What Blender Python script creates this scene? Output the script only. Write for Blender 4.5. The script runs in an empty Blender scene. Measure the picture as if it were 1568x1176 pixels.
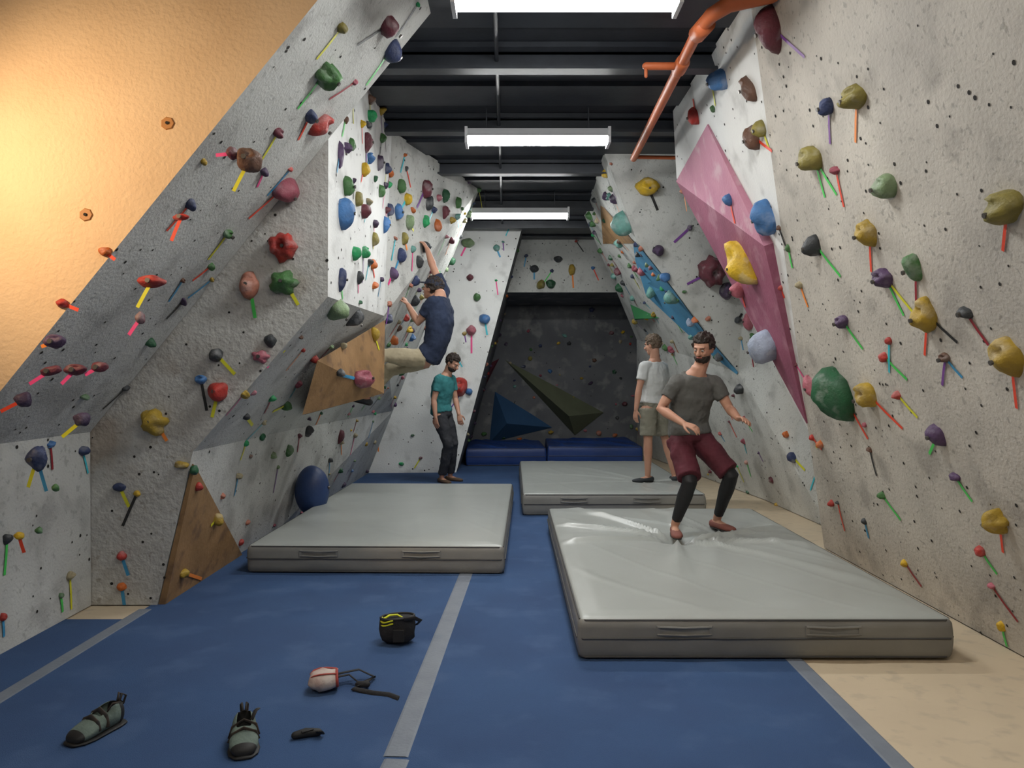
import bpy, bmesh, math, random
from mathutils import Vector, Matrix, noise
from mathutils.bvhtree import BVHTree
V=Vector
random.seed(7)
scene=bpy.context.scene
COL=scene.collection
CEIL=3.9
# ------------------------------------------------------------------ helpers
def link(o):
    COL.objects.link(o); return o
def empty(name,loc=(0,0,0)):
    e=bpy.data.objects.new(name,None); e.location=loc; e.empty_display_size=.1; return link(e)
def obj(name,bm,mats,parent=None,smooth=False):
    bmesh.ops.recalc_face_normals(bm,faces=bm.faces[:])
    me=bpy.data.meshes.new(name); bm.to_mesh(me); bm.free()
    if not isinstance(mats,(list,tuple)): mats=[mats]
    for m in mats: me.materials.append(m)
    if smooth:
        for p in me.polygons: p.use_smooth=True
    o=link(bpy.data.objects.new(name,me))
    if parent: o.parent=parent
    return o
def mat(name,c,rough=.7,c2=None,ns=4.,fac=.5,bump=0.,bs=60.,metal=0.,spec=.4,detail=3.,c3=None,ns3=20.,lo=.35,hi=.7,coat=0.,c4=None,ns4=30.):
    m=bpy.data.materials.new(name); m.use_nodes=True
    nt=m.node_tree; N=nt.nodes; L=nt.links
    b=N['Principled BSDF']; b.inputs['Roughness'].default_value=rough
    b.inputs['Metallic'].default_value=metal
    b.inputs['Specular IOR Level'].default_value=spec
    b.inputs['Coat Weight'].default_value=coat
    tc=N.new('ShaderNodeTexCoord')
    def layer(prev,colr,scale,lo,hi,f):
        n=N.new('ShaderNodeTexNoise'); n.inputs['Scale'].default_value=scale; n.inputs['Detail'].default_value=detail
        L.new(tc.outputs['Object'],n.inputs['Vector'])
        r=N.new('ShaderNodeMapRange'); r.inputs['From Min'].default_value=lo; r.inputs['From Max'].default_value=hi
        r.inputs['To Max'].default_value=f
        L.new(n.outputs['Fac'],r.inputs['Value'])
        mx=N.new('ShaderNodeMix'); mx.data_type='RGBA'
        L.new(r.outputs['Result'],mx.inputs['Factor'])
        if isinstance(prev,tuple): mx.inputs['A'].default_value=prev+(1,)
        else: L.new(prev,mx.inputs['A'])
        mx.inputs['B'].default_value=tuple(colr)+(1,)
        return mx.outputs['Result']
    if c2 is None: c2=tuple(x*.75 for x in c)
    out=layer(tuple(c),c2,ns,lo,hi,fac)
    if c3: out=layer(out,c3,ns3,.54,.68,.75)
    if c4: out=layer(out,c4,ns4,.60,.68,.55)
    L.new(out,b.inputs['Base Color'])
    if bump>0:
        n=N.new('ShaderNodeTexNoise'); n.inputs['Scale'].default_value=bs; n.inputs['Detail'].default_value=3
        L.new(tc.outputs['Object'],n.inputs['Vector'])
        bp=N.new('ShaderNodeBump'); bp.inputs['Strength'].default_value=bump; bp.inputs['Distance'].default_value=.01
        L.new(n.outputs['Fac'],bp.inputs['Height']); L.new(bp.outputs['Normal'],b.inputs['Normal'])
    return m
def emis(name,c,s):
    m=bpy.data.materials.new(name); m.use_nodes=True
    b=m.node_tree.nodes['Principled BSDF']
    b.inputs['Base Color'].default_value=(.9,.9,.9,1)
    b.inputs['Emission Color'].default_value=tuple(c)+(1,); b.inputs['Emission Strength'].default_value=s
    return m
def box(bm,lo,hi,mi=0):
    vs=[bm.verts.new((x,y,z)) for x in(lo[0],hi[0]) for y in(lo[1],hi[1]) for z in(lo[2],hi[2])]
    for f in((0,1,3,2),(4,6,7,5),(0,4,5,1),(2,3,7,6),(0,2,6,4),(1,5,7,3)):
        fc=bm.faces.new([vs[i] for i in f]); fc.material_index=mi
def loft(bm,secs,seg=18,cap='round',mi=0,power=2.0):
    """secs: (center, half-axis a, half-axis b)"""
    secs=[(V(c),V(a),V(b)) for c,a,b in secs]
    if cap=='round':
        def end(s0,s1):
            d=(s0[0]-s1[0]); 
            if d.length<1e-6: return []
            d.normalize(); r=min(s0[1].length,s0[2].length); o=[]
            for t in(.5,.85,.985):
                k=math.sqrt(1-t*t); o.append((s0[0]+d*r*t,s0[1]*k,s0[2]*k))
            return o
        a=end(secs[0],secs[1]); b=end(secs[-1],secs[-2]); secs=a[::-1]+secs+b
    rings=[]
    for c,a,b in secs:
        r=[]
        for i in range(seg):
            t=2*math.pi*i/seg; ct,st=math.cos(t),math.sin(t)
            if power!=2: ct=math.copysign(abs(ct)**(2/power),ct); st=math.copysign(abs(st)**(2/power),st)
            r.append(bm.verts.new(c+a*ct+b*st))
        rings.append(r)
    for r0,r1 in zip(rings,rings[1:]):
        for i in range(seg):
            f=bm.faces.new((r0[i],r0[(i+1)%seg],r1[(i+1)%seg],r1[i])); f.material_index=mi
    if cap!='open':
        f=bm.faces.new(rings[0][::-1]); f.material_index=mi
        f=bm.faces.new(rings[-1]); f.material_index=mi
def tube(bm,pts,rad,seg=12,cap='round',mi=0,flat=1.):
    pts=[V(p) for p in pts]
    if not isinstance(rad,(list,tuple)): rad=[rad]*len(pts)
    prev=None; secs=[]
    for i,p in enumerate(pts):
        d=(pts[min(i+1,len(pts)-1)]-pts[max(i-1,0)]).normalized()
        if prev is None:
            h=V((0,0,1)) if abs(d.z)<.9 else V((0,1,0)); a=h.cross(d).normalized()
        else: a=(prev-d*prev.dot(d)).normalized()
        prev=a; b=d.cross(a)
        secs.append((p,a*rad[i],b*rad[i]*flat))
    loft(bm,secs,seg,cap,mi)
def sphere(bm,c,ax,mi=0,R=None,sub=3):
    r=bmesh.ops.create_icosphere(bm,subdivisions=sub,radius=1)
    for v in r['verts']:
        p=V((v.co.x*ax[0],v.co.y*ax[1],v.co.z*ax[2]))
        if R: p=R@p
        v.co=p+V(c)
        for f in v.link_faces: f.material_index=mi
    return r['verts']
# ------------------------------------------------------------------ camera
cam_d=bpy.data.cameras.new('camera'); cam=link(bpy.data.objects.new('camera',cam_d))
cam.location=(0,0,1.5); cam.rotation_euler=(math.radians(89.5),0,0)
cam_d.sensor_width=36; cam_d.lens=27; cam_d.clip_start=.05
scene.camera=cam
CR=cam.rotation_euler.to_matrix(); CO=V(cam.location)
def pixel_ray(u,v):     # camera ray through image pixel u,v, for placing holds and wall parts, 1568x1176 units
    return (CR@V(((u-784)/1176,-(v-588)/1176,-1))).normalized()
# ------------------------------------------------------------------ materials
M_wall =mat('painted_plywood_grey',(.56,.57,.545),.75,(.42,.425,.405),1.6,.8,.5,60,c3=(.33,.33,.315),ns3=3.2,c4=(.28,.28,.265),ns4=24)
M_wallR=mat('plywood_warm_light_tint',(.55,.515,.455),.78,(.40,.375,.335),1.9,.9,.5,50,c3=(.30,.28,.25),ns3=2.8,c4=(.24,.225,.20),ns4=28)  # warm light and duller facet tone put into the colour, plus scuffs
M_wallC=mat('rough_sand_paint',(.52,.52,.495),.85,(.38,.365,.34),2.6,.9,.9,32,c3=(.33,.27,.21),ns3=1.9,c4=(.26,.23,.19),ns4=20)
M_wallB=mat('lit_facet_white',(.73,.74,.725),.7,(.59,.60,.59),2.,.7,.3,50,c3=(.47,.475,.46),ns3=4)  # white wall paint, brightened to carry the light on certain facets
M_cap  =mat('warm_lit_plywood',(.70,.51,.32),.8,(.60,.41,.24),2.2,.7,.6,40)  # tan plywood, warm light partly put into its colour
M_dark =mat('shaded_grey_wall',(.15,.155,.165),.8,(.09,.095,.105),1.5,.9,.3,40,c3=(.24,.24,.235),ns3=4)  # grey recess walls with their shade put into the colour
M_shell=mat('shell_paint',(.35,.34,.33),.9)
M_ceil =mat('black_ceiling',(.018,.021,.028),.55,(.035,.04,.052),3,.6,.2,20)
M_steel=mat('dark_steel',(.022,.026,.034),.45,(.042,.048,.06),6,.5,.1,20,spec=.5)
M_tan  =mat('tan_vinyl_floor',(.57,.47,.335),.55,(.49,.40,.285),2.2,.6,.1,20,c3=(.43,.36,.265),ns3=9)
M_blue =mat('blue_carpet',(.034,.080,.19),.92,(.027,.060,.148),1.5,.8,.5,220,c3=(.05,.097,.21),ns3=3.2)
M_tape =mat('grey_duct_tape',(.17,.195,.235),.6,(.13,.15,.19),9,.6,.2,60)
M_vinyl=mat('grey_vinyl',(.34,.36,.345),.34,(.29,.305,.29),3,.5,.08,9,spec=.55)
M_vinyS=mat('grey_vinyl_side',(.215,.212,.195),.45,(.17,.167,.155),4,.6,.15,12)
M_pipe =mat('seam_piping',(.06,.06,.06),.6)
M_bmat =mat('blue_vinyl_mat',(.015,.045,.18),.45,(.01,.028,.12),2,.7,.25,6)
M_hole =mat('bolt_hole',(.02,.018,.016),.9)
M_bolt =mat('bolt_steel',(.15,.14,.13),.4,metal=.8)
M_ply  =mat('brown_plywood',(.31,.18,.08),.7,(.21,.12,.05),5,.8,.35,30,c3=(.14,.08,.045),ns3=7)
M_pink =mat('pink_paint',(.50,.23,.31),.7,(.40,.16,.24),3,.8,.4,40,c3=(.56,.38,.43),ns3=5)
M_mar  =mat('maroon_paint',(.28,.085,.14),.7,(.20,.06,.10),3,.8,.4,40,c3=(.36,.17,.22),ns3=5)
M_bpan =mat('sky_blue_paint',(.08,.28,.46),.7,(.06,.20,.36),3,.7,.4,40)
M_gpan =mat('green_paint',(.03,.17,.06),.7)
M_white=mat('lamp_housing_white',(.75,.76,.78),.4)
M_tube =emis('fluorescent_lens',(.97,.98,.96),74)
M_fillW=emis('foreground_fill_lens',(1.0,.93,.83),50)  # glow of the added foreground lamps
M_orp  =mat('orange_pipe_paint',(.55,.14,.05),.45,(.40,.10,.03),8,.6,.1,30)
M_plug =mat('orange_anchor_ring',(.45,.20,.06),.6)
M_black=mat('black_fabric',(.012,.012,.014),.8,(.03,.03,.033),20,.6,.3,90)
M_rub  =mat('black_rubber',(.018,.018,.018),.6)
PAL={}
def hc(name,c,rough=.55):
    PAL[name]=mat('hold_'+name,c,rough,tuple(x*.55+.02 for x in c),14,.8,.5,60,c3=tuple(x*.6+.18 for x in c),ns3=9)
hc('maroon',(.14,.03,.045)); hc('red',(.45,.04,.03)); hc('navy',(.03,.045,.12)); hc('blue',(.06,.18,.42))
hc('green',(.06,.17,.05)); hc('dgreen',(.015,.10,.04)); hc('sage',(.20,.29,.15)); hc('olive',(.26,.22,.05)); hc('gold',(.42,.28,.03))
hc('yellow',(.66,.42,.02)); hc('brown',(.14,.07,.045)); hc('purple',(.09,.05,.12)); hc('teal',(.14,.33,.29)); hc('pink',(.45,.13,.17))
hc('dark',(.04,.045,.05)); hc('beige',(.36,.31,.19)); hc('ice',(.34,.40,.52)); hc('salmon',(.46,.18,.12)); hc('orange',(.55,.13,.02)); hc('bgreen',(.02,.33,.11)); hc('rose',(.30,.07,.10)); hc('dpurple',(.06,.035,.08))
TP={k:mat('tape_'+k,c,.5,tuple(x*.9 for x in c)) for k,c in dict(r=(.80,.07,.03),y=(.68,.66,.03),g=(.07,.58,.10),p=(.78,.07,.26),b=(.05,.28,.50),v=(.18,.06,.28),k=(.02,.02,.02),o=(.85,.25,.04),d=(.28,.02,.03),c=(.05,.5,.6)).items()}
# ------------------------------------------------------------------ room shell
bm=bmesh.new(); box(bm,(-3.35,-2.6,-.15),(3.65,15.6,-.008)); obj('floor',bm,M_tan)
bm=bmesh.new(); box(bm,(-3.5,-2.6,CEIL+.02),(3.8,15.6,CEIL+.15)); obj('ceiling',bm,M_ceil)
bm=bmesh.new(); box(bm,(-3.5,-2.6,-.15),(-3.35,15.6,CEIL+.02)); obj('wall_left',bm,M_shell)
bm=bmesh.new(); box(bm,(3.65,-2.6,-.15),(3.8,15.6,CEIL+.02)); obj('wall_right',bm,M_shell)
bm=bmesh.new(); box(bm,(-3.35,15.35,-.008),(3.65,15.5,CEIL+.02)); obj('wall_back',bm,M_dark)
bm=bmesh.new(); box(bm,(-3.5,-2.75,-.15),(3.8,-2.6,CEIL+.15)); obj('wall_front',bm,M_shell)
bm=bmesh.new()
box(bm,(-2.38,-2.5,-.008),(1.50,15.3,0)); box(bm,(-2.77,-2.5,-.008),(-2.38,4.75,0))
obj('blue_carpet',bm,M_blue)
def strip(name,p,q,w):
    p,q=V(p),V(q); d=(q-p).normalized(); s=V((-d.y,d.x,0))*w/2; bm=bmesh.new()
    n=24; rows=[]
    for i in range(n+1):
        c=p.lerp(q,i/n); j=.002*noise.noise(c*5)
        rows.append([bm.verts.new(c+s+s*j*8+V((0,0,.0005))),bm.verts.new(c+s*.8+V((0,0,.003))),bm.verts.new(c-s*.8+V((0,0,.003))),bm.verts.new(c-s-s*j*8+V((0,0,.0005)))])
    for a,b in zip(rows,rows[1:]):
        for k in range(3): bm.faces.new((a[k],a[k+1],b[k+1],b[k]))
    return obj(name,bm,M_tape)
strip('floor_tape',(-.575,1.5,0),(-.452,3.0,0),.10)
strip('floor_tape',(-.46,3.02,0),(-.33,6.4,0),.10)
strip('floor_tape',(1.50,1.5,0),(1.50,12,0),.09)
strip('floor_tape',(-2.43,1.5,0),(-2.37,4.95,0),.085)
# ------------------------------------------------------------------ climbing walls
WT=[]   # (tri verts, tag)
def wallmesh(name,verts,faces,mats,tags=None,fm=None,skip=()):
    bm=bmesh.new(); vs=[bm.verts.new(v) for v in verts]
    for i,f in enumerate(faces):
        fc=bm.faces.new([vs[k] for k in f]); fc.material_index=(fm[i] if fm else 0)
        tag=tags[i] if tags else name
        for k in range(1,len(f)-1): WT.append((V(verts[f[0]]),V(verts[f[k]]),V(verts[f[k+1]]),tag))
    me=bpy.data.meshes.new(name); bm.to_mesh(me); bm.free()
    for m in (mats if isinstance(mats,list) else [mats]): me.materials.append(m)
    return link(bpy.data.objects.new(name,me))
def prism(name,prof,y0,y1,mats,fm,tags):
    n=len(prof); vs=[(x,y0,z) for x,z in prof]+[(x,y1,z) for x,z in prof]
    fs=[(i,(i+1)%n,n+(i+1)%n,n+i) for i in range(n)]+[tuple(range(n)),tuple(range(2*n-1,n-1,-1))]
    return wallmesh(name,vs,fs,mats,tags,fm)
lean=.817
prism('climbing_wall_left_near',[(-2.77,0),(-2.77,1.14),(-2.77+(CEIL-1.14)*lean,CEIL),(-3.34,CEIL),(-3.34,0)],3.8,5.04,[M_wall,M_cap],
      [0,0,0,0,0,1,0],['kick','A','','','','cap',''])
cv=[(-2.34,5.05,0),(-2.1,5.05,1.01),(-1.21,5.05,2.03),(-1.20,5.05,CEIL),
    (-2.30,7.5,0),(-2.1,7.5,1.0),(-1.25,7.5,2.1),(-1.17,7.5,CEIL),
    (-2.25,12,0),(-1.77,11.4,1.0),(-.41,9.77,CEIL),(-3.34,5.05,CEIL),(-3.34,5.05,0),(-2.4,12,CEIL)]
wallmesh('climbing_wall_left_far',cv,[(0,1,5,4),(1,2,6,5),(2,3,7,6),(4,5,9,8),(5,6,9),(6,10,9),(6,7,10),(3,2,1,0,12,11),(10,13,8,9)],
   [M_wall,M_wallC,M_wallB],['C0','C1','C2','C0','C1','D','D','Bcap',''],[0,0,2,0,0,0,0,1,0])
ev=[(-2.3,12.02,0),(-.88,12.1,0),(.17,12.1,CEIL),(-1.3,12.02,CEIL),(-.88,15.34,0),(.17,15.34,CEIL)]
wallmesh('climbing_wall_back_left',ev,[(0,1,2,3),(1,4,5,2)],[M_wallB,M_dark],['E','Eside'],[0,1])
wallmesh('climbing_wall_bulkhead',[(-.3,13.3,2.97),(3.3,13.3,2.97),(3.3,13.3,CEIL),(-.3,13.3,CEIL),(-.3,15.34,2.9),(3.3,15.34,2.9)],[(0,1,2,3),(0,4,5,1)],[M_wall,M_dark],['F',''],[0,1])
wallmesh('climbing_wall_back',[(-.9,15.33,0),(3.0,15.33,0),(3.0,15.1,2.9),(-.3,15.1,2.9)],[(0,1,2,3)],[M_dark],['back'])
gv=[(2.75,-1.5,0),(2.75,6.75,0),(2.40,6.22,1.07),(1.475,4.8,CEIL),(1.475,-1.5,CEIL),
    (1.45,6.94,CEIL),(1.54,7.2,3.37),(3.5,7.3,CEIL),(3.5,7.3,0),(3.5,-1.5,CEIL),(3.5,-1.5,0)]
Hn=(V(gv[2])-V(gv[3])).cross(V(gv[5])-V(gv[3])).normalized()
if Hn.x>0: Hn=-Hn
def onH(u,v):
    d=pixel_ray(u,v); t=(V(gv[3])-CO).dot(Hn)/d.dot(Hn); return CO+d*t
gv[6]=tuple(onH(1036,273))     # keep this facet flat
wallmesh('climbing_wall_right_near',gv,[(0,1,2,3,4),(3,2,6,5),(5,6,7),(6,2,8,7),(2,1,8),(0,4,9,10)],[M_wallR,M_wallB],['G','H','','','',''],[0,1,1,1,1,0])
jv=[(.98,8.2,CEIL),(2.6,8.2,CEIL),(3.15,7.6,0),(3.1,9.4,0),(2.65,9.0,1.56),(1.38,8.5,3.0),
    (1.07,11.4,CEIL),(2.11,13,2.14),(2.5,15.33,0),(3.4,12.2,CEIL),(3.4,13,2.14),(3.4,15.33,2.14)]
wallmesh('climbing_wall_right_far',jv,[(0,1,5),(1,4,5),(1,2,4),(2,3,4),(0,5,6),(5,4,6),(6,4,7),(4,3,8,7),(6,7,10,9),(7,8,11,10)],[M_wall],
   ['J1','J1','J1','J1b','J2','J2','J2','J3','',''])
def build():
    vl=[];pl=[]
    for a,b,c,t in WT: k=len(vl); vl.extend((a,b,c)); pl.append((k,k+1,k+2))
    return BVHTree.FromPolygons(vl,pl)
BV=build()
def hit(u,v):
    p,n,i,d=BV.ray_cast(CO,pixel_ray(u,v))
    if p is None: return None
    if n.dot(pixel_ray(u,v))>0: n=-n
    return p,n
def railpanel(name,Lr,Rr,m,off=.008,k=6,w=5):
    """thin painted sheet that follows the wall facets between two edge lines"""
    def at(r,t):
        t*=len(r)-1; i=min(int(t),len(r)-2); f=t-i
        return (r[i][0]*(1-f)+r[i+1][0]*f, r[i][1]*(1-f)+r[i+1][1]*f)
    bm=bmesh.new(); g=[]; n=(len(Lr)-1)*k
    for i in range(n+1):
        a,b=at(Lr,i/n),at(Rr,i/n); row=[]
        for j in range(w+1):
            f=j/w; h=hit(a[0]*(1-f)+b[0]*f,a[1]*(1-f)+b[1]*f)
            row.append(bm.verts.new(h[0]+h[1]*off) if h else None)
        g.append(row)
    for i in range(n):
        for j in range(w):
            q=[g[i][j],g[i][j+1],g[i+1][j+1],g[i+1][j]]
            if all(q) and max((q[0].co-q[2].co).length,(q[1].co-q[3].co).length)<.9: bm.faces.new(q)
    return obj(name,bm,m)
railpanel('blue_wall_panel',[(970,372),(974,400),(990,452),(1036,495),(1086,540),(1129,573)],[(978,375),(1000,402),(1027,437),(1060,482),(1095,528),(1131,570)],M_bpan)
railpanel('plywood_panel',[(920,314),(922,345),(924,373)],[(926,318),(950,345),(973,372)],M_ply)
# two-facet pink volume on the right wall
bm=bmesh.new(); q=[(1085,190,.0),(1040,276,.02),(1184,372,.06),(1237,648,.0)]
P3=[onH(u,v)+Hn*(o+.012) for u,v,o in q]
pv=[bm.verts.new(p) for p in P3]; bvv=[bm.verts.new(onH(u,v)) for u,v,o in q]
bm.faces.new((pv[0],pv[1],pv[2])).material_index=0; bm.faces.new((pv[1],pv[3],pv[2])).material_index=1
for a,b,mi in((0,1,0),(1,3,1),(3,2,1),(2,0,0)): bm.faces.new((pv[a],pv[b],bvv[b],bvv[a])).material_index=mi
obj('pink_wall_volume',bm,[M_pink,M_mar])
WT.append((P3[0],P3[1],P3[2],'')); WT.append((P3[1],P3[3],P3[2],''))
def hullvol(name,pts,m,reg=False):
    bm=bmesh.new(); vs=[bm.verts.new(p) for p in pts]
    r=bmesh.ops.convex_hull(bm,input=vs)
    if reg:
        for f in bm.faces: WT.append((f.verts[0].co.copy(),f.verts[1].co.copy(),f.verts[2].co.copy(),''))
    bmesh.ops.dissolve_limit(bm,angle_limit=.01,verts=bm.verts[:],edges=bm.edges[:])
    return obj(name,bm,m)
hullvol('plywood_volume',[(-1.24,7.5,2.06),(-1.2,7.2,1.35),(-1.68,6.15,1.2),(-1.52,6.0,1.63),(-1.95,7.3,1.15)],M_ply,True)
hullvol('plywood_kicker_panel',[(-2.335,5.06,0),(-2.11,5.06,.93),(-2.32,6.5,0),(-2.29,5.06,0),(-2.09,5.06,.92),(-2.28,6.48,0)],M_ply,True)
def pyr(name,pts,a,m): return hullvol(name,pts+[a],m)
pyr('green_wedge_volume',[(-.20,15.2,1.9),(1.82,15.25,.80),(1.25,15.28,.35)],(1.1,14.85,.75),mat('dark_olive',(.13,.145,.09),.8))
pyr('navy_wedge_volume',[(-.35,15.25,1.25),(.8,15.28,.5),(-.45,15.3,.2)],(-.1,14.95,.6),mat('navy_paint',(.025,.08,.18),.8))
pyr('maroon_wedge_volume',[(-.62,15.25,1.75),(-.2,15.22,1.95),(-.68,15.28,1.0)],(-.5,15.0,1.5),mat('dark_maroon',(.13,.03,.045),.8))
pyr('green_triangle_volume',[hit(965,466)[0],hit(1010,487)[0],hit(972,490)[0]],hit(985,480)[0]+hit(985,480)[1]*.15,M_gpan)
BV=build()
# ------------------------------------------------------------------ bolt holes
def tri_area(t): return ((t[1]-t[0]).cross(t[2]-t[0])).length/2
def rpt(t):
    a,b=random.random(),random.random()
    if a+b>1: a,b=1-a,1-b
    return t[0]+(t[1]-t[0])*a+(t[2]-t[0])*b
def tnorm(t,p):
    n=(t[1]-t[0]).cross(t[2]-t[0]).normalized()
    tgt=V((0,min(p.y-1.,9),1.6))
    if n.dot(tgt-p)<0: n=-n
    return n
def basis(n):
    up=V((0,0,1))-n*n.z
    if up.length<.05: up=V((0,1,0))-n*n.y
    up.normalize(); return up.cross(n).normalized(),up
bm=bmesh.new()
for t in WT:
    if t[3]=='' : continue
    dens={'back':4,'Eside':0,'cap':0,'G':24}.get(t[3],16)
    for k in range(int(tri_area(t)*dens)):
        p=rpt(t)
        if t[3]=='G' and p.y<1.8: continue
        n=tnorm(t,p); x,y=basis(n); r=random.uniform(.005,.0115)
        bm.faces.new([bm.verts.new(p+n*.0025+(x*math.cos(a*.785)+y*math.sin(a*.785))*r) for a in range(8)])
obj('bolt_holes',bm,M_hole)
for (u,v) in [(257,189),(132,329)]:
    p,n=hit(u,v); x,y=basis(n); bm=bmesh.new()
    loft(bm,[(p,x*.036,y*.034),(p+n*.007,x*.031,y*.029)],7,'flat',0); loft(bm,[(p,x*.008,y*.008),(p+n*.013,x*.008,y*.008)],10,'flat',1)
    obj('wall_anchor_plug',bm,[M_plug,M_hole])
# ------------------------------------------------------------------ holds
def blob(bm,p,n,w,h,dep,seed,kind='s',ang=0.,bolt=True):
    x,y=basis(n); c,s=math.cos(ang),math.sin(ang); X=x*c+y*s; Y=y*c-x*s
    r=bmesh.ops.create_icosphere(bm,subdivisions=3,radius=1); so=V((seed*3.1,seed*1.7,seed*.9))
    for v in r['verts']:
        q=v.co.copy(); f=1+.28*noise.noise(q*1.1+so)+.08*noise.noise(q*3.1+so)
        q*=f
        if kind=='j':
            q.z-=.55*math.exp(-((q.x/.6)**2+((q.y-.35)/.28)**2))*(1 if q.z>0 else 0)
            q.y+=.15*q.z
        elif kind=='d':
            rr=math.hypot(q.x,q.y)
            if q.z>0: q.z-=.75*math.exp(-(rr/.3)**2)
            q*=1+.1*math.cos(math.atan2(q.y,q.x)*7)
        elif kind=='h':
            q.x*=.65+.45*(q.y*.5+.5); q.z*=.8+.35*q.y
        elif kind=='t':
            a=math.atan2(q.y,q.x); q.x*=.75+.35*abs(math.cos(a*2.5)); q.y*=.75+.35*abs(math.cos(a*2.5))
        elif kind=='c':
            q.z*=.75; q.y*=.8+.2*q.x
        z=q.z if q.z>0 else q.z*.12
        v.co=p+X*q.x*w/2+Y*q.y*h/2+n*(z*dep)
        for fc in v.link_faces: fc.smooth=True
    if bolt:
        b0=p+n*dep*(.35 if kind=='d' else .93); br=min(.012,w*.13)
        loft(bm,[(b0,X*br,Y*br),(b0+n*.012,X*br,Y*br)],8,'flat',1)
tapeB={k:bmesh.new() for k in TP}
def tape(k,p,n,q,m,w=.02):
    d=(q-p)
    if d.length>.6 or d.length<.02: return
    s=n.cross(d).normalized()*w/2; s2=m.cross(d).normalized()*w/2
    a,b,c,e=p+s+n*.005,p-s+n*.005,q-s2+m*.005,q+s2+m*.005
    B=tapeB[k]
    mid1=(a+e)/2+n*.002; mid2=(b+c)/2+n*.002
    v=[B.verts.new(z) for z in(a,b,mid2,mid1,c,e)]
    B.faces.new((v[0],v[1],v[2],v[3])); B.faces.new((v[3],v[2],v[4],v[5]))
HB={k:bmesh.new() for k in PAL}
used=[]
def H(u,v,w,h,col,t=None,du=0,dv=0,kind='s',ang=0.,t2=None,du2=0,dv2=0,dep=.75):
    r=hit(u,v)
    if not r: return
    p,n=r; sc=(p-CO).dot(pixel_ray(784,578))/1176
    W,Hh=w*sc*1.05,h*sc*1.05; D=min(W,Hh)*dep
    used.append(p)
    seed=(u*7+v*13)%97/7.
    if max(w,h)>=24:
        bm=bmesh.new(); blob(bm,p,n,W,Hh,D,seed,kind,ang)
        o=obj('climbing_hold',bm,[PAL[col],M_bolt])
    else: blob(HB[col],p,n,W,Hh,D,seed,kind,ang,False)
    for tk,a,b in((t,du,dv),(t2,du2,dv2)):
        if tk:
            q=hit(u+a,v+b)
            if q: tape(tk,p,n,q[0],q[1],min(.028,max(.018,5.2*sc)))
R_=math.radians
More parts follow.
